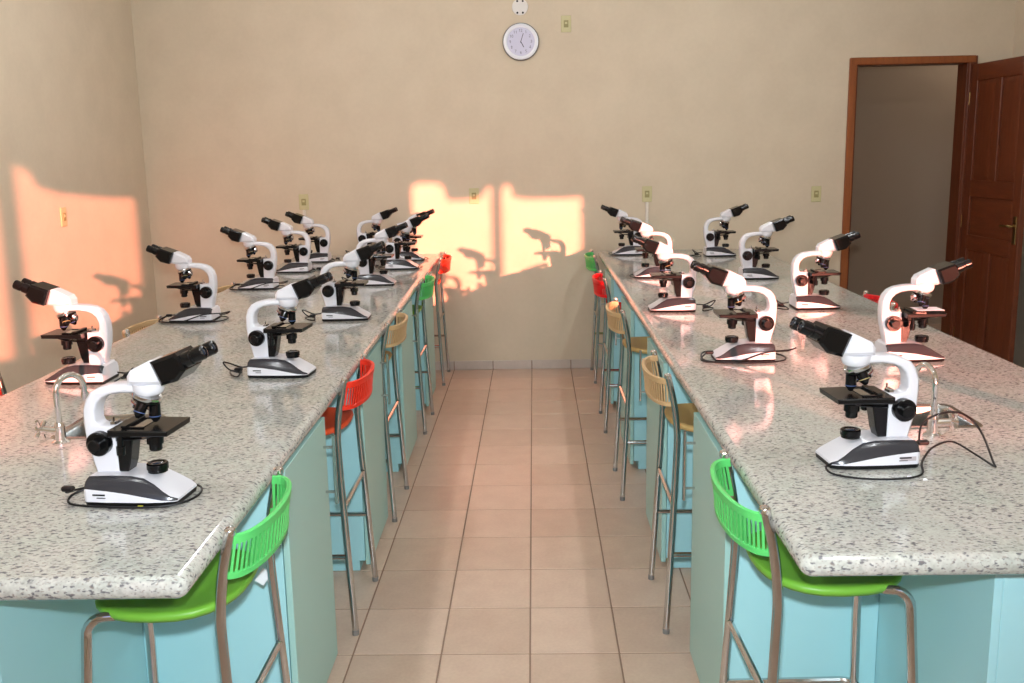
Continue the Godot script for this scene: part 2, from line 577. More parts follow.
func doorway() -> void:
	var dl := 2.372
	var dr := 3.215
	var dh := 2.275
	# corridor behind the doorway
	var zb := -9.35
	var xl := 1.2
	var xr := 4.9
	var zf := BACK - 0.15
	struct("wall_corridor", MB.new().box(Vector3((xl + xr) / 2, CEIL / 2, zb - 0.05), Vector3(xr - xl + 0.2, CEIL, 0.1)).box(Vector3(xl - 0.05, CEIL / 2, (zb + zf) / 2), Vector3(0.1, CEIL, zf - zb)).box(Vector3(xr + 0.05, CEIL / 2, (zb + zf) / 2), Vector3(0.1, CEIL, zf - zb)).box(Vector3((ROOM_R + 0.15 + xr) / 2, CEIL / 2, zf + 0.05), Vector3(xr - ROOM_R - 0.15, CEIL, 0.1)).commit(), M.corridor_paint)
	struct("ceiling_corridor", MB.new().box(Vector3((xl + xr) / 2, CEIL + 0.06, (zb + zf) / 2), Vector3(xr - xl + 0.2, 0.12, zf - zb + 0.2)).commit(), M.ceiling_paint)
	struct("floor_corridor", MB.new().box(Vector3((xl + xr) / 2, -0.056, (zb + zf) / 2), Vector3(xr - xl + 0.2, 0.11, zf - zb)).commit(), M.floor_tile_1)
	# frame
	var fr := MB.new()
	for x in [dl + 0.012, dr - 0.012]: fr.box(Vector3(x, dh / 2, BACK - 0.075), Vector3(0.024, dh, 0.17), 0.003)
	fr.box(Vector3((dl + dr) / 2, dh - 0.012, BACK - 0.075), Vector3(dr - dl, 0.024, 0.17), 0.003)
	var frame := struct("trim_1", fr.commit(), M.door_wood)
	for x in [dl - 0.012, dr + 0.02]: part(frame, "casing", MB.new().box(Vector3(x, 1.1525, BACK + 0.008), Vector3(0.055, 2.305, 0.022), 0.004).commit(), M.frame_wood if x < 3.0 else M.door_wood)  # left casing in lighter wood: bounced sunlight put into its colour
	part(frame, "casing", MB.new().box(Vector3((dl + dr) / 2, 2.281, BACK + 0.009), Vector3(dr - dl + 0.07, 0.052, 0.022), 0.004).commit(), M.frame_wood)
	# panelled leaf, swung into the room; local x runs from the hinge to the free edge
	var d := Node3D.new()
	d.name = "door_1"
	d.set_meta("kind", "structure")
	add_child(d)
	d.position = Vector3(dr + 0.02, 0.0, BACK + 0.02)
	d.rotation.y = deg_to_rad(-90.0 + 2.5)
	var W := 0.83
	var Hh := 2.23
	var st := 0.105
	for x in [st / 2 + 0.004, W - st / 2]: part(d, "stile", MB.new().box(Vector3(x, Hh / 2 + 0.01, 0), Vector3(st, Hh, 0.038), 0.004).commit(), M.door_wood)
	for y in [[0.01, 0.2], [0.90, 1.01], [1.29, 1.41], [2.12, 2.24]]:
		part(d, "rail", MB.new().box(Vector3(W / 2, (y[0] + y[1]) / 2, 0), Vector3(W - 2 * st + 0.004, y[1] - y[0], 0.037), 0.004).commit(), M.door_wood_cross)
	for y in [[0.2, 0.90], [1.41, 2.12]]:
		part(d, "mullion", MB.new().box(Vector3(W / 2, (y[0] + y[1]) / 2, 0), Vector3(0.09, y[1] - y[0], 0.037), 0.004).commit(), M.door_wood)
		for x in [[st, W / 2 - 0.045], [W / 2 + 0.045, W - st]]:
			raised(d, x[0], x[1], y[0], y[1], M.door_wood)
	raised(d, st, W - st, 1.01, 1.29, M.door_wood_cross)
	var hd := part(d, "lock_plate", MB.new().box(Vector3(W - 0.05, 1.09, 0.0), Vector3(0.04, 0.19, 0.048), 0.002).commit(), M.brass)
	for s in [-1, 1]:
		part(hd, "lever", MB.new().tube(smooth([Vector3(W - 0.05, 1.12, s * 0.02), Vector3(W - 0.05, 1.12, s * 0.06), Vector3(W - 0.08, 1.12, s * 0.066), Vector3(W - 0.16, 1.115, s * 0.062)], 4), 0.009, 8).commit(), M.brass)
	for y in [0.25, 1.1, 2.0]: part(d, "hinge", MB.new().tube([Vector3(-0.006, y - 0.045, 0.012), Vector3(-0.006, y + 0.045, 0.012)], 0.008, 8).commit(), M.brass)
	# the corridor's own lamp, out of sight to the right of the opening
	var l := thing("corridor_lamp", "round white lamp on the corridor ceiling behind the doorway", "lamp", Vector3(4.1, CEIL, -8.85))
	part(l, "rim", MB.new().lathe([Vector2(0.14, -0.03), Vector2(0.15, -0.02), Vector2(0.15, 0.0)], 20).commit(), M.plate_white)
	part(l, "globe", MB.new().lathe([Vector2(0.02, -0.09), Vector2(0.08, -0.08), Vector2(0.12, -0.05), Vector2(0.13, -0.03)], 20).commit(), M.lamp_tube)
	var o := OmniLight3D.new()
	o.name = "glow"
	l.add_child(o)
	o.position = Vector3(0, -0.16, 0)
	o.light_color = Color(1.0, 0.95, 0.88)
	o.light_energy = 0.25
	o.light_size = 0.1
	o.omni_range = 12.0
	o.omni_attenuation = 2.0
	o.shadow_enabled = true


func raised(d: Node3D, x0: float, x1: float, y0: float, y1: float, m: Material) -> void:   # a raised-and-fielded panel
	var b := MB.new()
	var c := Vector3((x0 + x1) / 2, (y0 + y1) / 2, 0)
	b.box(c, Vector3(x1 - x0 + 0.004, y1 - y0 + 0.004, 0.012))
	for s in [-1.0, 1.0]:
		var o := []
		var n := []
		for k in [[-1, -1], [1, -1], [1, 1], [-1, 1]]:
			o.append(c + Vector3(k[0] * ((x1 - x0) / 2 - 0.006), k[1] * ((y1 - y0) / 2 - 0.006), s * 0.006))
			n.append(c + Vector3(k[0] * ((x1 - x0) / 2 - 0.04), k[1] * ((y1 - y0) / 2 - 0.04), s * 0.015))
		for k in 4: b.quad_out(o[k], o[(k + 1) % 4], n[(k + 1) % 4], n[k], c)
		b.quad_out(n[0], n[1], n[2], n[3], c)
	part(d, "panel", b.commit(20.0), m)


# ---------------------------------------------------------------- benches
func slab(x0: float, x1: float, z0: float, z1: float, hole: Rect2) -> ArrayMesh:
	# a stone top with a bullnose edge all round, and an opening for the sink
	var th := 0.045
	var r := th / 2
	var b := MB.new()
	var rc := 0.004
	var ring_pts := func(inset: float, y: float) -> PackedVector3Array:
		var p := PackedVector3Array()
		for q in [[x1, z1, 0.0], [x0, z1, 90.0], [x0, z0, 180.0], [x1, z0, 270.0]]:
			var sx: float = 1.0 if q[0] == x1 else -1.0
			var sz: float = 1.0 if q[1] == z1 else -1.0
			for k in 5:
				var t := deg_to_rad(q[2] + k * 22.5)
				# corner arc, turning from +x to +z and on
				var dir := Vector2(cos(t), sin(t))
				p.append(Vector3(q[0] - sx * (rc + r) + dir.x * (rc + r - inset), y, q[1] - sz * (rc + r) + dir.y * (rc + r - inset)))
		return p
	var rings := []
	for k in 9:
		var t := deg_to_rad(-90.0 + k * 22.5)
		var rr: PackedVector3Array = ring_pts.call(r - r * cos(t), TOP - r + r * sin(t))
		rr.reverse()
		rings.append(rr)
	b.loft(rings, false)
	for e in [0, 8]:
		var pr: PackedVector3Array = rings[e]
		var p2 := PackedVector2Array()
		for p in pr: p2.append(Vector2(p.x, p.z))
		# open the polygon at the hole: four pieces around it
		var xs := [x0 - 1, hole.position.x, hole.end.x, x1 + 1]
		var zs := [z0 - 1, hole.position.y, hole.end.y, z1 + 1]
		for piece in [Rect2(xs[0], zs[0], xs[1] - xs[0], zs[3] - zs[0]), Rect2(xs[2], zs[0], xs[3] - xs[2], zs[3] - zs[0]), Rect2(xs[1], zs[0], xs[2] - xs[1], zs[1] - zs[0]), Rect2(xs[1], zs[2], xs[2] - xs[1], zs[3] - zs[2])]:
			var rect := PackedVector2Array([piece.position, Vector2(piece.end.x, piece.position.y), piece.end, Vector2(piece.position.x, piece.end.y)])
			for poly in Geometry2D.intersect_polygons(p2, rect):
				var ix := Geometry2D.triangulate_polygon(poly)
				for t in range(0, ix.size(), 3):
					var y: float = pr[0].y
					var mid := Vector3((x0 + x1) / 2, TOP - r, (z0 + z1) / 2)
					var A := Vector3(poly[ix[t]].x, y, poly[ix[t]].y)
					var B := Vector3(poly[ix[t + 1]].x, y, poly[ix[t + 1]].y)
					var C := Vector3(poly[ix[t + 2]].x, y, poly[ix[t + 2]].y)
					if ((B - A).cross(C - A).y > 0.0) == (e == 8): b.tri(A, B, C)
					else: b.tri(A, C, B)
	# walls of the opening
	var h0 := hole.position
	var h1 := hole.end
	var cs := [Vector3(h0.x, 0, h0.y), Vector3(h1.x, 0, h0.y), Vector3(h1.x, 0, h1.y), Vector3(h0.x, 0, h1.y)]
	var hc := Vector3((h0.x + h1.x) / 2, TOP - r, (h0.y + h1.y) / 2)
	for k in 4:
		var a: Vector3 = cs[k] + Vector3(0, TOP, 0)
		var c: Vector3 = cs[(k + 1) % 4] + Vector3(0, TOP, 0)
		var dn := Vector3(0, -th, 0)
		if (c - a).cross(c + dn - a).dot(hc - (a + c) / 2) > 0: b.quad(a, c, c + dn, a + dn)
		else: b.quad(a, a + dn, c + dn, c)
	return b.commit(30.0)


func benches() -> void:
	var under := TOP - 0.045
	for side in [-1, 1]:
		# the benches do not stand quite square to the room
		var pivot := Vector3(LI if side < 0 else RI, 0, -1.725 if side < 0 else -1.80)
		var skew := Transform3D(Basis(), pivot) * Transform3D(Basis(Vector3.UP, 0.0093 if side < 0 else 0.004), Vector3.ZERO) * Transform3D(Basis(), -pivot)
		var xi: float = LI if side < 0 else RI
		var xo: float = LO if side < 0 else RO
		var z1: float = -1.725 if side < 0 else -1.80
		var sink := Vector3(-1.243 if side < 0 else 1.115, TOP, -2.80)
		var where := "left" if side < 0 else "right"
		var hole := Rect2(sink.x - 0.112, sink.z - 0.112, 0.224, 0.224)
		var top := part(self, numbered("granite_worktop"), slab(minf(xi, xo), maxf(xi, xo), BACK + 0.012, z1, hole), M.granite)
		top.transform = skew * top.transform
		tag(top, "long speckled light granite worktop of the %s bench" % where, "worktop", "granite worktops")
		# spine panel down the middle
		var xa: float = -1.100 if side < 0 else 0.930
		var xb: float = -1.385 if side < 0 else 1.30
		var sp := thing("bench_spine", "pale teal laminate spine under the middle of the %s granite worktop" % where, "bench base", Vector3((xa + xb) / 2, 0, z1 - 0.12))
		sp.transform = skew * sp.transform
		var L := z1 - 0.12 - BACK - 0.02
		part(sp, "side_board", MB.new().box(Vector3((xa - xb) / 2 - signf(xa - xb) * 0.009, under / 2, -L / 2), Vector3(0.018, under, L), 0.001).commit(), M.teal_laminate)
		part(sp, "side_board", MB.new().box(Vector3((xb - xa) / 2 + signf(xa - xb) * 0.009, under / 2, -L / 2), Vector3(0.018, under, L), 0.001).commit(), M.teal_laminate)
		part(sp, "end_board", MB.new().box(Vector3(0, under / 2, -0.009), Vector3(absf(xa - xb) - 0.037, under, 0.018), 0.001).commit(), M.teal_laminate)
		# cabinets on the aisle side, with knee spaces between them
		var xd: float = -0.674 if side < 0 else 0.507
		var ord := ["nearest", "second", "third", "farthest"]
		for k in 4:
			var za := -2.55 - 1.28 * k
			var w := 0.55
			var depth: float = absf(xa - xd) - 0.001
			var c := thing("base_cabinet", "teal base cabinet, %s from the camera under the %s worktop" % [ord[k], where], "cabinet", Vector3(xd, 0, za - w / 2), PI if side > 0 else 0.0, "teal base cabinets on the aisle")
			c.transform = skew * c.transform
			# local +x points to the aisle, the door in front at x = 0
			var near: float = 1.0 if side < 0 else -1.0      # local z of the side facing the camera
			for s in [-1.0, 1.0]:
				part(c, "side_board", MB.new().box(Vector3(-0.02 - (depth - 0.02) / 2, 0.0475 + (under - 0.0475) / 2, s * (w / 2 - 0.009)), Vector3(depth - 0.02, under - 0.0475, 0.018), 0.001).commit(), M.teal_laminate)
			part(c, "bottom_board", MB.new().box(Vector3(-0.02 - (depth - 0.02) / 2, 0.058, 0), Vector3(depth - 0.022, 0.018, w - 0.038), 0.001).commit(), M.teal_laminate)
			part(c, "plinth", MB.new().box(Vector3(-0.045 - (depth - 0.05) / 2, 0.023, 0), Vector3(depth - 0.05, 0.046, w - 0.02), 0.001).commit(), M.teal_laminate)
			var door := part(c, "door", MB.new().box(Vector3(-0.009, 0.03 + (under - 0.045) / 2, 0), Vector3(0.018, under - 0.045, w - 0.004), 0.0015).commit(), M.teal_door)
			var hz := -near * (w / 2 - 0.045)
			part(door, "handle", MB.new().tube([Vector3(0.034, 0.58, hz), Vector3(0.034, 0.81, hz)], 0.006, 8).tube([Vector3(0.0, 0.62, hz), Vector3(0.034, 0.62, hz)], 0.0045, 8).tube([Vector3(0.0, 0.77, hz), Vector3(0.034, 0.77, hz)], 0.0045, 8).commit(), M.chrome)
		# inset steel sink
		var sk := thing("sink_basin", "small square stainless steel sink set into the %s granite worktop" % where, "sink", sink, 0.0, "bench sinks")
		sk.transform = skew * sk.transform
		var b := MB.new()
		var rr := func(h: float, rad: float, y: float) -> PackedVector3Array:
			var p := PackedVector3Array()
			for q in 4:
				var cc := Vector2(1 if q in [0, 3] else -1, 1 if q in [0, 1] else -1) * (h - rad)
				for k in 5:
					var t := deg_to_rad(q * 90.0 + k * 22.5)
					p.append(Vector3(cc.x + rad * cos(t), y, cc.y + rad * sin(t)))
			p.reverse()
			return p
		var inner := [rr.call(0.128, 0.03, 0.0005), rr.call(0.126, 0.03, 0.003), rr.call(0.112, 0.03, 0.003), rr.call(0.105, 0.03, -0.008), rr.call(0.10, 0.04, -0.11), rr.call(0.06, 0.04, -0.125)]
		b.loft(inner, false)
		var bot: PackedVector3Array = inner[-1]
		for j in 20: b.tri(Vector3(0, -0.127, 0), bot[j], bot[(j + 1) % 20])
		part(sk, "basin", b.commit(), M.steel_basin)
		part(sk, "drain", MB.new().lathe([Vector2(0.022, -0.127), Vector2(0.022, -0.122), Vector2(0.018, -0.121)], 16).commit(), M.chrome)


func taps() -> void:
	for side in [-1, 1]:
		var at := Vector3(-1.318, TOP, -2.625) if side < 0 else Vector3(1.06, TOP, -2.60)
		var t := thing("gooseneck_tap", "chrome gooseneck tap beside the sink on the %s bench" % ("left" if side < 0 else "right"), "tap", at, 0.0, "bench taps")
		part(t, "base", MB.new().lathe([Vector2(0.024, 0), Vector2(0.024, 0.006), Vector2(0.015, 0.012), Vector2(0.013, 0.045), Vector2(0.015, 0.05), Vector2(0.012, 0.06)], 16).commit(), M.bright_chrome)
		var d := Vector3(0.55, 0, -0.83) if side < 0 else Vector3(-0.28, 0, -0.96)
		var path := [Vector3(0, 0.05, 0), Vector3(0, 0.145, 0)]
		path.append_array(arc(Vector3(0, 0.145, 0) + d * 0.042, -d * 0.042, Vector3.UP * 0.042, 0.0, 180.0, 10))
		path.append(d * 0.084 + Vector3(0, 0.125, 0))
		part(t, "spout", MB.new().tube(path, 0.0085, 10).commit(), M.bright_chrome)
		part(t, "nozzle", MB.new().tube([d * 0.084 + Vector3(0, 0.13, 0), d * 0.084 + Vector3(0, 0.105, 0)], 0.011, 10).commit(), M.bright_chrome)
		var sg := Vector3(-1, 0, 0.1) if side < 0 else Vector3(1, 0, 0.1)
		part(t, "valve", MB.new().tube([Vector3(0, 0.035, 0), sg * 0.045 + Vector3(0, 0.04, 0)], 0.011, 10).commit(), M.bright_chrome)
		var hb := MB.new()
		var hc := sg * 0.052 + Vector3(0, 0.042, 0)
		hb.tube([hc - sg * 0.008, hc + sg * 0.01], 0.012, 10)
		for k in 4:
			var a := TAU * k / 4 + 0.5
			var r := Vector3(0, cos(a), sin(a))
			hb.tube([hc, hc + r * 0.02, hc + r * 0.032], 0.0055, 8)
		part(t, "cross_handle", hb.commit(), M.bright_chrome)


# ---------------------------------------------------------------- wall fittings
func outlet(at: Vector3, turn: float, label: String, conduit := 0.0) -> void:
	var o := thing("wall_outlet", label, "outlet", at, turn, "wall outlets")
	part(o, "plate", MB.new().box(Vector3(0, 0, 0.004), Vector3(0.075, 0.118, 0.008), 0.003).commit(), M.outlet_plate)
	part(o, "socket", MB.new().box(Vector3(0, 0, 0.009), Vector3(0.034, 0.05, 0.006), 0.002).commit(), M.outlet_dark)
	part(o, "button", MB.new().box(Vector3(0, 0.006, 0.0125), Vector3(0.018, 0.014, 0.004), 0.001).commit(), M.outlet_plate)
	if conduit > 0.0:
		part(o, "conduit", MB.new().box(Vector3(0, -0.06 - conduit / 2, 0.009), Vector3(0.022, conduit, 0.018), 0.003).commit(), M.conduit_white)


func wall_fittings() -> void:
	outlet(Vector3(-1.757, 1.327, BACK), 0, "yellowish outlet with white conduit below, behind the left bench", 0.34)
	outlet(Vector3(-0.456, 1.35, BACK), 0, "yellowish outlet inside the sunlit patch on the back wall")
	outlet(Vector3(0.855, 1.342, BACK), 0, "yellowish outlet with white conduit below, behind the right bench", 0.34)
	outlet(Vector3(2.127, 1.32, BACK), 0, "yellowish outlet nearest the doorway")
	outlet(Vector3(0.253, 2.59, BACK), 0, "yellowish outlet high on the wall, right of the clock")
	outlet(Vector3(ROOM_L, 1.329, -6.223), PI / 2, "pale outlet in the sunlit patch on the left wall")
	var p := thing("junction_plate", "round white cover plate with four holes above the clock", "cover plate", Vector3(-0.083, 2.716, BACK))
	part(p, "disc", MB.new().prism(circle(0.06, 16), 0.008, 0.002, 0.004).commit(), M.plate_white)
	for k in [[-1, -1], [1, -1], [1, 1], [-1, 1]]:
		part(p, "hole", MB.new().prism(circle(0.008, 8), 0.003, 0.0, 0.0085).commit(), M.cap_black, Vector3(k[0] * 0.02, k[1] * 0.041, 0))
	var c := thing("wall_clock", "round white wall clock with grey rim", "clock", Vector3(-0.081, 2.469, BACK))
	var tilt := Basis(Vector3.RIGHT, PI / 2)
	var rim := MB.new()
	rim.xf = Transform3D(tilt, Vector3.ZERO)
	rim.lathe([Vector2(0.134, 0.0), Vector2(0.136, 0.012), Vector2(0.131, 0.024), Vector2(0.127, 0.026)], 40)
	part(c, "rim", rim.commit(), M.clock_grey)
	var bez := MB.new()
	bez.xf = rim.xf
	var rings := []
	for q in [Vector2(0.130, 0.020), Vector2(0.127, 0.034), Vector2(0.115, 0.038), Vector2(0.104, 0.034), Vector2(0.101, 0.029)]:
		rings.append(bez.ring(Vector3(0, q.y, 0), Vector3(0, 0, 1), Vector3(1, 0, 0), q.x, 40))
	bez.loft(rings, false)
	part(c, "bezel", bez.commit(), M.clock_white)
	part(c, "face", MB.new().prism(circle(0.102, 40), 0.006, 0.0, 0.026).commit(), M.clock_face)
	var font := SystemFont.new()
	font.font_names = PackedStringArray(["Droid Sans"])
	for k in 12:
		var n := k + 1
		var tm := TextMesh.new()
		tm.text = str(n)
		tm.font = font
		tm.font_size = 20
		tm.pixel_size = 0.0013
		tm.depth = 0.001
		var a := deg_to_rad(n * 30.0)
		part(c, "numeral", tm, M.clock_ink, Vector3(sin(a) * 0.078, cos(a) * 0.078, 0.030))
	var hr := MB.new()
	hr.xf = Transform3D(Basis(Vector3.BACK, -deg_to_rad(151.5)), Vector3(0, 0, 0.031))
	hr.box(Vector3(0, 0.020, 0), Vector3(0.006, 0.052, 0.0015))
	part(c, "hour_hand", hr.commit(), M.clock_ink)
	var mn := MB.new()
	mn.xf = Transform3D(Basis(Vector3.BACK, -deg_to_rad(18.0)), Vector3(0, 0, 0.033))
	mn.box(Vector3(0, 0.026, 0), Vector3(0.0045, 0.070, 0.0015))
	part(c, "minute_hand", mn.commit(), M.clock_ink)


func circle(r: float, n: int) -> Array:
	var p := []
	for i in n: p.append(Vector2(cos(TAU * i / n), sin(TAU * i / n)) * r)
	return p


# ---------------------------------------------------------------- stools
func make_stool() -> Dictionary:
	# local +x points to the bench; rear posts stand at x = 0
	var m := {}
	var ps := []
	for s in [-1.0, 1.0]:
		ps.append(MB.new().tube(smooth([Vector3(0.0, 0.012, s * 0.226), Vector3(0.02, 0.38, s * 0.21), Vector3(0.033, 0.66, s * 0.2), Vector3(0.033, 0.74, s * 0.2), Vector3(0.022, 0.83, s * 0.2), Vector3(0.0, 0.93, s * 0.2)], 4), 0.0115, 10).commit())
	m.posts = ps
	var fl := []
	for s in [-1.0, 1.0]:
		var path := [Vector3(0.37, 0.012, s * 0.215), Vector3(0.349, 0.5, s * 0.182)]
		path.append_array(arc(Vector3(0.298, 0.676, s * 0.160), Vector3(0.045, 0, 0), Vector3(0, 0.045, 0), 0.0, 90.0, 5))
		path.append(Vector3(0.25, 0.7225, s * 0.15))
		fl.append(MB.new().tube(path, 0.0115, 10).commit())
	m.front = fl
	m.caps = []
	for q in [Vector3(0, 0, -0.226), Vector3(0, 0, 0.226), Vector3(0.37, 0, -0.215), Vector3(0.37, 0, 0.215)]:
		m.caps.append(MB.new().tube([q, q + Vector3(0, 0.018, 0)], 0.0124, 10).commit())
	m.ends = []
	for s in [-1.0, 1.0]:
		var e := MB.new()
		e.xf = Transform3D(Basis(), Vector3(-0.001, 0.929, s * 0.2))
		e.lathe([Vector2(0.0125, -0.006), Vector2(0.0125, 0.004), Vector2(0.009, 0.009), Vector2(0.003, 0.011)], 10)
		m.ends.append(e.commit())
	m.bar = MB.new().tube([Vector3(0.025, 0.47, -0.205), Vector3(0.025, 0.47, 0.205)], 0.009, 8).commit()
	# footrest: from one rear post along the side, round the front and back
	var fp := [Vector3(0.014, 0.29, -0.212), Vector3(0.325, 0.29, -0.212)]
	fp.append_array(arc(Vector3(0.325, 0.29, -0.172), Vector3(0, 0, -0.04), Vector3(0.04, 0, 0), 0, 90, 4))
	fp.append_array(arc(Vector3(0.325, 0.29, 0.172), Vector3(0.04, 0, 0), Vector3(0, 0, 0.04), 0, 90, 4))
	fp.append(Vector3(0.014, 0.29, 0.212))
	m.foot = MB.new().tube(fp, 0.009, 8).commit()
	# seat: a dished shell with rolled edge
	var b := MB.new()
	var cx := 0.190
	var ringat := func(k: float, y: float) -> PackedVector3Array:
		var p := PackedVector3Array()
		for i in 28:
			var t := TAU * i / 28
			var c := cos(t)
			var s := sin(t)
			var ex := signf(c) * pow(absf(c), 0.8) * 0.172
			var ez := signf(s) * pow(absf(s), 0.8) * 0.185
			p.append(Vector3(cx + ex * k, y + (0.012 * c * c * k * k if c < 0 else 0.0), -ez * k))
		return p
	var rg := [ringat.call(0.86, 0.712), ringat.call(0.97, 0.716), ringat.call(1.0, 0.726), ringat.call(0.985, 0.735), ringat.call(0.93, 0.738), ringat.call(0.8, 0.734), ringat.call(0.55, 0.729), ringat.call(0.25, 0.727)]
	for q in rg: q.reverse()
	for q in rg: q.reverse()
	b.loft(rg, true)
	m.seat = b.commit(60.0)
	# backrest: a curved band with slots between slanted ribs
	var bk := MB.new()
	var pt := func(u: float, y: float, off: float) -> Vector3:       # u from -1 to 1 across
		var a := clampf(u, -1.0, 1.0) * PI / 2
		var x := 0.010 - (0.070) * pow(maxf(cos(a), 0.0), 0.75)
		return Vector3(x + (0.93 - y) * 0.12 - off * cos(a), y, 0.192 * sin(a) + signf(u) * off * absf(sin(a)))
	var N := 30
	var band := func(y0: float, y1: float, t: float) -> void:
		var rings := []
		for i in N + 1:
			var u := lerpf(-1.0, 1.0, float(i) / N)
			rings.append(PackedVector3Array([pt.call(u, y0, -t), pt.call(u, y1, -t), pt.call(u, y1 + 0.003, 0.0), pt.call(u, y1, t), pt.call(u, y0, t), pt.call(u, y0 - 0.003, 0.0)]))
		bk.loft(rings, true)
	band.call(0.900, 0.918, 0.0065)
	band.call(0.822, 0.834, 0.0055)
	for i in 27:
		var u := lerpf(-0.97, 0.97, float(i) / 26.0)
		var hw := 0.021
		var sl := 0.018
		bk.loft([PackedVector3Array([pt.call(u - hw - sl, 0.830, -0.004), pt.call(u + hw - sl, 0.830, -0.004), pt.call(u + hw - sl, 0.830, 0.004), pt.call(u - hw - sl, 0.830, 0.004)]),
			PackedVector3Array([pt.call(u - hw + sl, 0.904, -0.004), pt.call(u + hw + sl, 0.904, -0.004), pt.call(u + hw + sl, 0.904, 0.004), pt.call(u - hw + sl, 0.904, 0.004)])], false)
	m.back = bk.commit(40.0)
	return m


func stool(m: Dictionary, colour: String, at: Vector3, turn: float, label: String) -> Node3D:
	var back := {"green": M.plastic_green, "red": M.plastic_red, "crimson": M.plastic_crimson, "tan": M.plastic_tan}
	var seat := {"green": M.seat_green, "red": M.seat_red, "crimson": M.plastic_crimson, "tan": M.seat_tan}
	var s := thing("bar_stool", label, "stool", at, turn, "plastic bar stools on chrome legs")
	part(s, "seat", m.seat, seat[colour])
	part(s, "backrest", m.back, back[colour])
	for k in 2:
		var p := part(s, "rear_leg", m.posts[k], M.chrome)
		part(p, "foot_cap", m.caps[k], M.cap_grey)
		part(p, "end_cap", m.ends[k], M.bright_chrome)
		var f := part(s, "front_leg", m.front[k], M.chrome)
		part(f, "foot_cap", m.caps[k + 2], M.cap_grey)
	part(s, "crossbar", m.bar, M.chrome)
	part(s, "footrest", m.foot, M.chrome)
	return s


func all_stools() -> void:
	var m := make_stool()
	var s := stool(m, "green", Vector3(-0.642, 0, -2.14), PI, "green stool at the near end of the left bench")
	var tg := MB.new()
	tg.xf = Transform3D(Basis(Vector3(0, 0, 1), 0.6), Vector3(0.058, 0.645, 0.21))
	part(s, "paper_tag", tg.box(Vector3.ZERO, Vector3(0.026, 0.04, 0.002)).commit(), M.paper)
	stool(m, "red", Vector3(-0.660, 0, -3.515), PI, "orange-red stool on the left side of the aisle")
	stool(m, "tan", Vector3(-0.671, 0, -4.615), PI, "tan stool on the left side of the aisle")
	stool(m, "green", Vector3(-0.683, 0, -6.06), PI, "small far green stool on the left side of the aisle")
	stool(m, "red", Vector3(-0.682, 0, -7.33), PI, "red stool in the sun by the back wall, left of the aisle")
	stool(m, "green", Vector3(0.480, 0, -2.235), 0.03, "green stool at the near end of the right bench")
	stool(m, "tan", Vector3(0.447, 0, -3.51), 0, "nearer tan stool on the right side of the aisle")
	stool(m, "tan", Vector3(0.412, 0, -4.87), 0, "farther tan stool on the right side of the aisle")
	stool(m, "crimson", Vector3(0.412, 0, -6.04), 0, "deep red stool on the right side of the aisle")
	stool(m, "green", Vector3(0.43, 0, -7.33), 0, "far green stool by the back wall, right of the aisle")
	stool(m, "red", Vector3(-2.04, 0, -3.42), 0, "red stool at the left edge, outside the left bench")
	stool(m, "tan", Vector3(-1.825, 0, -4.53), 0, "stool behind the left bench of which two post tops show")
	stool(m, "tan", Vector3(-1.825, 0, -5.74), 0, "farther stool behind the left bench, one post top showing")
	stool(m, "crimson", Vector3(1.722, 0, -4.98), PI, "red stool beyond the right bench, before the doorway")


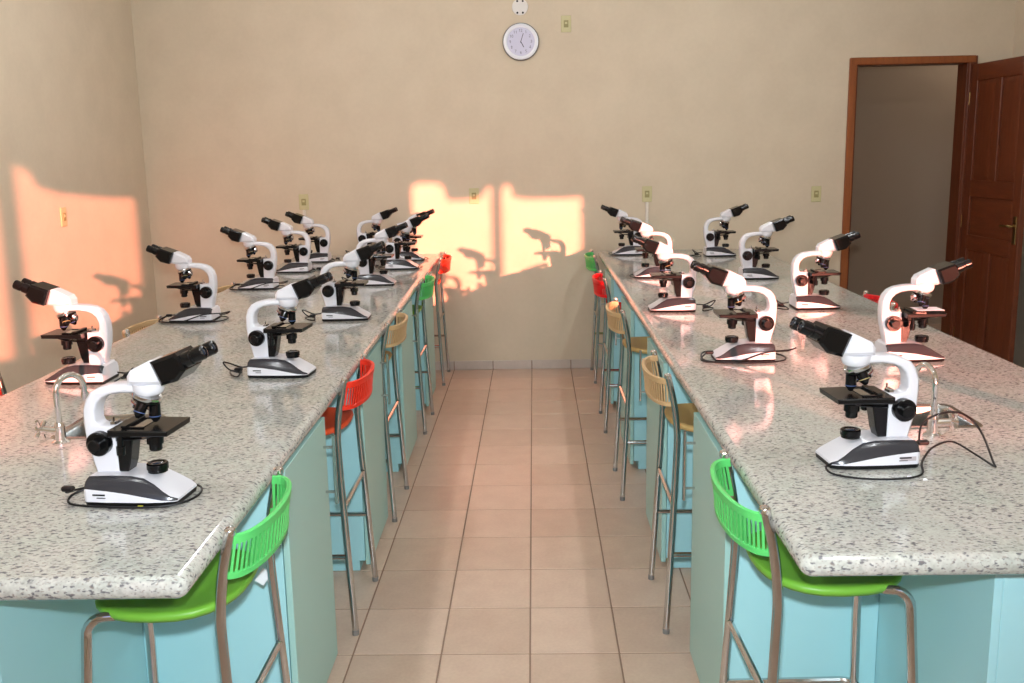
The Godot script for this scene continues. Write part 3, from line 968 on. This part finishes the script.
# ---------------------------------------------------------------- microscopes
func make_microscope(called: String) -> Node3D:
	# local +x points to the viewer's side (eyepieces), origin at the middle of the base
	var s := thing(called, "", "microscope", Vector3.ZERO, 0.0, "binocular microscopes on the benches")
	s.set_meta("stem", called)
	# base: stations along x: half width, foot top, shoulder low, deck half width, deck height
	var st := [[-0.124, 0.078, 0.014, 0.046, 0.055, 0.070], [-0.116, 0.084, 0.014, 0.049, 0.058, 0.076], [-0.06, 0.086, 0.014, 0.045, 0.056, 0.078], [-0.005, 0.085, 0.014, 0.038, 0.054, 0.077],
		[0.03, 0.083, 0.014, 0.031, 0.053, 0.071], [0.060, 0.081, 0.014, 0.025, 0.057, 0.056], [0.086, 0.077, 0.014, 0.019, 0.064, 0.039], [0.106, 0.071, 0.014, 0.016, 0.066, 0.027], [0.122, 0.060, 0.013, 0.0145, 0.057, 0.0195]]
	var foot := MB.new()
	var body := MB.new()
	var panels := [MB.new(), MB.new()]
	for i in st.size() - 1:
		var a: Array = st[i]
		var b: Array = st[i + 1]
		for sg in [-1.0, 1.0]:
			var q := func(mb: MB, p: Vector3, r: Vector3, u: Vector3, w: Vector3) -> void:
				mb.quad_out(p, r, u, w, Vector3((a[0] + b[0]) / 2, 0.02, 0))
			q.call(foot, Vector3(a[0], 0.002, sg * (a[1] - 0.006)), Vector3(b[0], 0.002, sg * (b[1] - 0.006)), Vector3(b[0], b[2], sg * (b[1] - 0.001)), Vector3(a[0], a[2], sg * (a[1] - 0.001)))
			q.call(body, Vector3(a[0], a[2], sg * a[1]), Vector3(b[0], b[2], sg * b[1]), Vector3(b[0], b[3], sg * b[1]), Vector3(a[0], a[3], sg * a[1]))
			var pm: MB = panels[0 if sg < 0 else 1]
			var mid := func(c: Array) -> Vector3: return Vector3(c[0], c[3] + (c[5] - c[3]) * 0.72, sg * (c[4] + (c[1] - c[4]) * 0.62))
			q.call(pm, Vector3(a[0], a[3], sg * a[1]), Vector3(b[0], b[3], sg * b[1]), mid.call(b), mid.call(a))
			q.call(pm, mid.call(a), mid.call(b), Vector3(b[0], b[5], sg * b[4]), Vector3(a[0], a[5], sg * a[4]))
		foot.quad_out(Vector3(a[0], 0.002, -a[1] + 0.006), Vector3(b[0], 0.002, -b[1] + 0.006), Vector3(b[0], 0.002, b[1] - 0.006), Vector3(a[0], 0.002, a[1] - 0.006), Vector3(0, 0.02, 0))
		body.quad_out(Vector3(a[0], a[5], -a[4]), Vector3(b[0], b[5], -b[4]), Vector3(b[0], b[5], b[4]), Vector3(a[0], a[5], a[4]), Vector3((a[0] + b[0]) / 2, 0.0, 0))
	for e in [st[0], st[-1]]:
		var o := Vector3(0, 0.02, 0)
		foot.quad_out(Vector3(e[0], 0.002, -e[1] + 0.006), Vector3(e[0], 0.002, e[1] - 0.006), Vector3(e[0], e[2], e[1] - 0.001), Vector3(e[0], e[2], -e[1] + 0.001), o)
		body.quad_out(Vector3(e[0], e[2], -e[1]), Vector3(e[0], e[2], e[1]), Vector3(e[0], e[3], e[1]), Vector3(e[0], e[3], -e[1]), o)
		var ml := Vector3(e[0], e[3] + (e[5] - e[3]) * 0.72, -(e[4] + (e[1] - e[4]) * 0.62))
		var mr := ml * Vector3(1, 1, -1)
		body.quad_out(Vector3(e[0], e[3], -e[1]), Vector3(e[0], e[3], e[1]), mr, ml, o)
		body.quad_out(ml, mr, Vector3(e[0], e[5], e[4]), Vector3(e[0], e[5], -e[4]), o)
	var base := part(s, "base", body.commit(32.0), M.enamel_white)
	part(base, "foot_plate", foot.commit(32.0), M.rubber)
	for p in panels: part(base, "side_panel", p.commit(50.0), M.panel_grey)
	for sg in [-1.0, 1.0]:
		part(base, "vent_slot", MB.new().box(Vector3(-0.08, 0.034, sg * 0.0862), Vector3(0.034, 0.004, 0.002)).box(Vector3(-0.074, 0.026, sg * 0.0862), Vector3(0.024, 0.002, 0.002)).commit(), M.rubber)
	# arm: one curved casting
	var outl := [Vector2(-0.112, 0.074), Vector2(-0.122, 0.11), Vector2(-0.134, 0.16), Vector2(-0.138, 0.21), Vector2(-0.136, 0.245), Vector2(-0.127, 0.274), Vector2(-0.110, 0.295), Vector2(-0.086, 0.308), Vector2(-0.05, 0.315), Vector2(-0.01, 0.317), Vector2(0.02, 0.316), Vector2(0.02, 0.293), Vector2(-0.03, 0.2925), Vector2(-0.06, 0.288), Vector2(-0.08, 0.279), Vector2(-0.095, 0.264), Vector2(-0.103, 0.243), Vector2(-0.104, 0.219), Vector2(-0.099, 0.208), Vector2(-0.09, 0.204), Vector2(-0.052, 0.204), Vector2(-0.050, 0.14), Vector2(-0.048, 0.076)]
	part(s, "arm", MB.new().prism(outl, 0.056, 0.006).commit(50.0), M.enamel_white)
	# head: bowl, prism housing
	var hb := MB.new()
	hb.xf = Transform3D(Basis(), Vector3(0.040, 0, 0))
	hb.lathe([Vector2(0.026, 0.283), Vector2(0.036, 0.290), Vector2(0.0415, 0.302), Vector2(0.042, 0.317)], 24)
	var head := part(s, "head", hb.commit(), M.enamel_white)
	var hp := MB.new()
	hp.prism([Vector2(-0.003, 0.3175), Vector2(0.082, 0.3175), Vector2(0.097, 0.322), Vector2(0.0755, 0.3815), Vector2(0.064, 0.382), Vector2(0.008, 0.355), Vector2(-0.003, 0.338)], 0.078, 0.010)
	part(head, "prism_housing", hp.commit(30.0), M.enamel_white)
	# binocular body along a 23 degree axis
	var inc := deg_to_rad(23.0)
	var axis := Transform3D(Basis(Vector3.BACK, inc), Vector3(0.0855, 0.352, 0))
	var bb := MB.new()
	bb.xf = axis
	bb.prism([Vector2(0.0, -0.035), Vector2(0.046, -0.041), Vector2(0.080, -0.024), Vector2(0.080, 0.012), Vector2(0.072, 0.028), Vector2(0.0, 0.032)], 0.116, 0.008)
	var bino := part(s, "binocular_body", bb.commit(30.0), M.scope_black)
	for sg in [-1.0, 1.0]:
		var e := MB.new()
		e.xf = axis * Transform3D(Basis(Vector3.BACK, -PI / 2), Vector3(0.074, 0.0, sg * 0.032))
		e.lathe([Vector2(0.020, 0.0), Vector2(0.020, 0.028), Vector2(0.017, 0.03), Vector2(0.017, 0.036), Vector2(0.019, 0.038), Vector2(0.019, 0.062), Vector2(0.017, 0.066), Vector2(0.0125, 0.067), Vector2(0.011, 0.062)], 16)
		var ep := part(s, "eyepiece", e.commit(), M.scope_matt)
		var le := MB.new()
		le.xf = e.xf
		le.lathe([Vector2(0.011, 0.061), Vector2(0.008, 0.0645), Vector2(0.003, 0.0655)], 12)
		part(ep, "lens", le.commit(), M.lens_glass)
		var ch := MB.new()
		ch.xf = axis
		ch.box(Vector3(0.035, 0.008, sg * 0.0562), Vector3(0.034, 0.026, 0.002), 0.0006)
		part(bino, "cover_plate", ch.commit(), M.scope_matt)
	# nosepiece with four objectives; its axis leans so that the working objective is upright
	var lean := deg_to_rad(18.0)
	var nt := Transform3D(Basis(Vector3.BACK, -lean), Vector3(0.034, 0.278, 0))
	var ns := MB.new()
	ns.xf = nt
	ns.lathe([Vector2(0.030, -0.016), Vector2(0.037, -0.008), Vector2(0.037, -0.003)], 20)
	var nose := part(s, "nosepiece", ns.commit(), M.scope_black)
	var nr := MB.new()
	nr.xf = nt
	nr.lathe([Vector2(0.038, -0.003), Vector2(0.039, 0.001), Vector2(0.039, 0.007), Vector2(0.035, 0.010)], 24)
	part(nose, "chrome_ring", nr.commit(), M.chrome)
	var lens := [0.054, 0.04, 0.034, 0.046]
	for k in 4:
		var ob := MB.new()
		var az := TAU * k / 4.0
		ob.xf = nt * Transform3D(Basis(Vector3.UP, az) * Basis(Vector3.BACK, lean), Basis(Vector3.UP, az) * Vector3(0.020, -0.008, 0))
		var L: float = lens[k]
		ob.lathe([Vector2(0.005, -L), Vector2(0.008, -L + 0.004), Vector2(0.0155, -L + 0.014), Vector2(0.0155, -0.006), Vector2(0.017, -0.003), Vector2(0.017, 0.0)], 12)
		part(nose, "objective", ob.commit(), M.scope_black if k != 2 else M.chrome)
		var rb := MB.new()
		rb.xf = ob.xf
		rb.lathe([Vector2(0.0159, -L + 0.0155), Vector2(0.0159, -L + 0.018)], 12)
		part(nose, "colour_ring", rb.commit(), [M.ring_blue, M.ring_yellow, M.ring_red, M.ring_blue][k])
	# stage
	var stg := MB.new()
	stg.prism([Vector2(-0.048, 0.186), Vector2(0.112, 0.190), Vector2(0.114, 0.2045), Vector2(-0.048, 0.2045)], 0.148, 0.003)
	stg.prism([Vector2(-0.048, 0.164), Vector2(0.03, 0.170), Vector2(0.075, 0.184), Vector2(0.08, 0.188), Vector2(-0.048, 0.188)], 0.07, 0.003)
	var stage := part(s, "stage", stg.commit(30.0), M.scope_matt)
	part(stage, "slide_holder", MB.new().box(Vector3(-0.012, 0.209, 0.0), Vector3(0.016, 0.008, 0.11), 0.002).box(Vector3(0.012, 0.2065, -0.05), Vector3(0.05, 0.004, 0.01), 0.001).box(Vector3(0.012, 0.2065, 0.045), Vector3(0.055, 0.004, 0.008), 0.001).commit(), M.scope_black)
	part(stage, "glass_slide", MB.new().box(Vector3(0.022, 0.2058, 0.0), Vector3(0.026, 0.0015, 0.075)).commit(), M.chrome)
	part(stage, "drive_knob", MB.new().tube([Vector3(-0.02, 0.19, 0.062), Vector3(-0.02, 0.135, 0.062)], 0.008, 10).tube([Vector3(-0.02, 0.16, 0.062), Vector3(-0.02, 0.138, 0.062)], 0.0115, 10).commit(), M.scope_black)
	part(s, "stage_bracket", MB.new().prism([Vector2(-0.052, 0.0785), Vector2(-0.026, 0.0785), Vector2(-0.018, 0.10), Vector2(-0.006, 0.165), Vector2(-0.006, 0.187), Vector2(-0.052, 0.187)], 0.05, 0.003).commit(30.0), M.scope_black)
	part(s, "focus_stop", MB.new().tube([Vector3(-0.06, 0.20, 0.012), Vector3(-0.06, 0.226, 0.012)], 0.003, 8).box(Vector3(-0.062, 0.208, 0), Vector3(0.016, 0.012, 0.03), 0.002).commit(), M.chrome)
	var cd := MB.new()
	cd.xf = Transform3D(Basis(), Vector3(0.045, 0, 0))
	cd.lathe([Vector2(0.014, 0.132), Vector2(0.017, 0.136), Vector2(0.017, 0.15), Vector2(0.022, 0.152), Vector2(0.022, 0.172)], 18)
	part(s, "condenser", cd.commit(), M.scope_black)
	var il := MB.new()
	il.xf = Transform3D(Basis(), Vector3(0.045, 0, 0))
	il.lathe([Vector2(0.026, 0.074), Vector2(0.026, 0.080), Vector2(0.0285, 0.082), Vector2(0.0285, 0.096), Vector2(0.025, 0.099), Vector2(0.02, 0.0985), Vector2(0.018, 0.096)], 20)
	var ill := part(s, "illuminator", il.commit(), M.scope_black)
	var ig := MB.new()
	ig.xf = il.xf
	ig.lathe([Vector2(0.0185, 0.0955), Vector2(0.012, 0.0985), Vector2(0.004, 0.0995)], 16)
	part(ill, "field_lens", ig.commit(), M.lens_glass)
	for sg in [-1.0, 1.0]:
		var kb := MB.new()
		kb.xf = Transform3D(Basis(Vector3.RIGHT, sg * PI / 2), Vector3(-0.090, 0.160, sg * 0.027))
		kb.lathe([Vector2(0.026, 0.0), Vector2(0.0325, 0.003), Vector2(0.0325, 0.022), Vector2(0.030, 0.025)], 22)
		var kn := part(s, "focus_knob", kb.commit(), M.scope_black)
		var fk := MB.new()
		fk.xf = kb.xf
		fk.lathe([Vector2(0.017, 0.022), Vector2(0.018, 0.026), Vector2(0.018, 0.042), Vector2(0.015, 0.045)], 16)
		part(kn, "fine_knob", fk.commit(), M.scope_matt)
	return s


func cord(s: Node3D, kind: int) -> void:
	var old := s.get_node_or_null("power_cord")
	if old:
		s.remove_child(old)
		old.free()
	var b := MB.new()
	var pts := []
	if kind == 0:        # wound once round the foot, then lying behind the base
		pts = [Vector3(-0.143, 0.03, 0.02), Vector3(-0.175, 0.02, 0.05), Vector3(-0.16, 0.008, 0.085), Vector3(-0.06, 0.006, 0.096), Vector3(0.06, 0.006, 0.092), Vector3(0.13, 0.008, 0.062), Vector3(0.155, 0.012, 0.0), Vector3(0.125, 0.012, -0.065), Vector3(0.04, 0.006, -0.092), Vector3(-0.1, 0.006, -0.098), Vector3(-0.19, 0.006, -0.05), Vector3(-0.215, 0.012, 0.01), Vector3(-0.185, 0.03, 0.03)]
	elif kind == 1:      # loose bunch with a loop at the back
		pts = [Vector3(-0.143, 0.03, -0.02), Vector3(-0.185, 0.028, -0.01), Vector3(-0.22, 0.05, 0.02), Vector3(-0.235, 0.06, 0.05), Vector3(-0.21, 0.03, 0.05), Vector3(-0.175, 0.012, 0.02), Vector3(-0.2, 0.006, -0.04), Vector3(-0.24, 0.006, -0.03), Vector3(-0.2, 0.006, 0.05), Vector3(-0.165, 0.008, 0.075), Vector3(-0.18, 0.02, 0.0)]
	elif kind == 2:      # wide coil lying round the base
		pts = [Vector3(-0.143, 0.03, 0.0), Vector3(-0.19, 0.04, 0.03), Vector3(-0.215, 0.055, 0.05), Vector3(-0.18, 0.05, 0.07), Vector3(-0.08, 0.045, 0.092), Vector3(0.03, 0.012, 0.10), Vector3(0.12, 0.006, 0.085), Vector3(0.17, 0.006, 0.03), Vector3(0.165, 0.02, -0.03), Vector3(0.12, 0.02, -0.075), Vector3(0.0, 0.006, -0.1), Vector3(-0.12, 0.006, -0.1), Vector3(-0.18, 0.006, -0.03), Vector3(-0.16, 0.006, 0.07), Vector3(-0.04, 0.006, 0.11), Vector3(0.1, 0.007, 0.10), Vector3(0.18, 0.007, 0.05), Vector3(0.15, 0.03, 0.0)]
	else:                # loop in front of the foot and a long bow on the worktop behind
		var inv := s.transform.affine_inverse()
		pts = [Vector3(0.10, 0.02, -0.055), Vector3(0.14, 0.012, -0.07), Vector3(0.135, 0.006, -0.12), Vector3(0.06, 0.005, -0.165), Vector3(-0.04, 0.005, -0.172), Vector3(-0.10, 0.006, -0.145), Vector3(-0.13, 0.012, -0.08)]
		for p in [Vector3(0.963, 0.926, -2.40), Vector3(1.009, 0.934, -2.46), Vector3(1.067, 0.938, -2.49), Vector3(1.091, 0.93, -2.408), Vector3(1.101, 0.9255, -2.325), Vector3(1.105, 0.932, -2.34), Vector3(1.141, 0.965, -2.50), Vector3(1.103, 1.003, -2.52), Vector3(1.044, 1.008, -2.51), Vector3(0.985, 0.99, -2.48), Vector3(0.965, 0.95, -2.445)]: pts.append(inv * p)
	if kind < 3 and absf(s.rotation.y) > 1.5:            # the cord shows on the side towards the camera
		for k in pts.size(): pts[k] *= Vector3(1, 1, -1)
	part(s, "power_cord", b.tube(smooth(pts, 5), 0.0032 if kind != 2 else 0.0036, 6).commit(), M.rubber)
	var pl := s.get_node("power_cord")
	var e: Vector3 = pts[-1]
	part(pl, "plug", MB.new().box(e + Vector3(-0.012, 0.0, 0), Vector3(0.034, 0.014, 0.02), 0.004).commit(), M.rubber)


func all_microscopes() -> void:
	var scope := make_microscope("microscope")
	# x, z, turn in degrees (0 = eyepieces to the right), cord, label
	var list := [
		[-0.915, -2.184, -5.0, 0, "microscope nearest the camera on the left bench, eyepieces towards the aisle"],
		[-0.906, -3.460, -5.0, 1, "second microscope along the aisle edge of the left bench"],
		[-0.893, -4.640, 0.0, 1, "third microscope along the aisle edge of the left bench"],
		[-0.936, -5.850, 0.0, 1, "fourth microscope along the aisle edge of the left bench"],
		[-0.889, -6.640, 0.0, 0, "fifth microscope along the aisle edge of the left bench"],
		[-0.905, -7.160, 0.0, 0, "farthest microscope on the aisle edge of the left bench, against sunlit wall"],
		[-1.210, -7.450, 0.0, 1, "far microscope facing right in the middle of the left bench"],
		[-1.610, -3.400, 180.0, 1, "leftmost microscope, facing the sunlit left wall"],
		[-1.632, -4.660, 180.0, 2, "second microscope along the outer edge of the left bench"],
		[-1.625, -5.760, 180.0, 2, "third microscope along the outer edge of the left bench"],
		[-1.600, -6.550, 180.0, 0, "fourth microscope along the outer edge of the left bench"],
		[-1.590, -7.150, 180.0, 0, "farthest microscope on the outer edge of the left bench, by the conduit"],
		[0.812, -2.391, 185.0, 3, "microscope nearest the camera on the right bench, its cord beside the tap"],
		[0.760, -3.620, 180.0, 2, "second microscope along the aisle edge of the right bench, cord coiled round it"],
		[0.652, -4.750, 180.0, 1, "third microscope along the aisle edge of the right bench"],
		[0.705, -6.000, 180.0, 0, "fourth microscope along the aisle edge of the right bench"],
		[0.675, -7.300, 180.0, 0, "farthest microscope on the aisle edge of the right bench"],
		[1.361, -3.580, 0.0, 1, "rightmost microscope, with white paper on its stage"],
		[1.344, -4.760, 0.0, 1, "second microscope along the outer edge of the right bench, below the doorway"],
		[1.320, -5.870, 0.0, 1, "third microscope along the outer edge of the right bench"],
		[1.320, -7.120, 0.0, 1, "farthest microscope on the outer edge of the right bench"],
	]
	scope.scale = Vector3.ONE * SCOPE
	for i in list.size():
		var q: Array = list[i]
		var at := Vector3(q[0], TOP, q[1])
		var o: Node3D = scope if i == 0 else copy(scope, at, deg_to_rad(q[2]), q[4])
		if i == 0:
			o.position = at
			o.rotation.y = deg_to_rad(q[2])
			o.set_meta("label", q[4])
		cord(o, q[3])
		if i == 17:
			part(o.get_node("stage"), "paper_sheet", MB.new().box(Vector3(0.06, 0.2125, 0.0), Vector3(0.11, 0.0012, 0.09)).commit(), M.paper)
	part(scope.get_node("base"), "yellow_sticker", MB.new().box(Vector3(0.03, 0.004, 0.083), Vector3(0.014, 0.005, 0.003)).commit(), M.sticker_yellow)
	for q in [[Vector3(0.876, TOP, -2.262), 0.016, "larger white paper scrap in front of the right bench's nearest microscope"], [Vector3(0.905, TOP, -2.245), 0.010, "tiny white paper scrap in front of the right bench's nearest microscope"]]:
		var sc := part(self, numbered("paper_scrap"), MB.new().prism([Vector2(-0.5, -0.4) * q[1], Vector2(0.5, -0.3) * q[1], Vector2(0.4, 0.5) * q[1], Vector2(-0.2, 0.4) * q[1]], 0.003, 0.0005).commit(), M.paper, q[0] + Vector3(0, 0.0015, 0))
		sc.rotation.x = -PI / 2
		tag(sc, q[2], "paper", "paper scraps")
	var r1 := get_node("microscope_012")
	part(r1.get_node("base"), "rating_label", MB.new().box(Vector3(-0.088, 0.031, -0.0862), Vector3(0.045, 0.012, 0.0012)).commit(), M.sticker_grey)
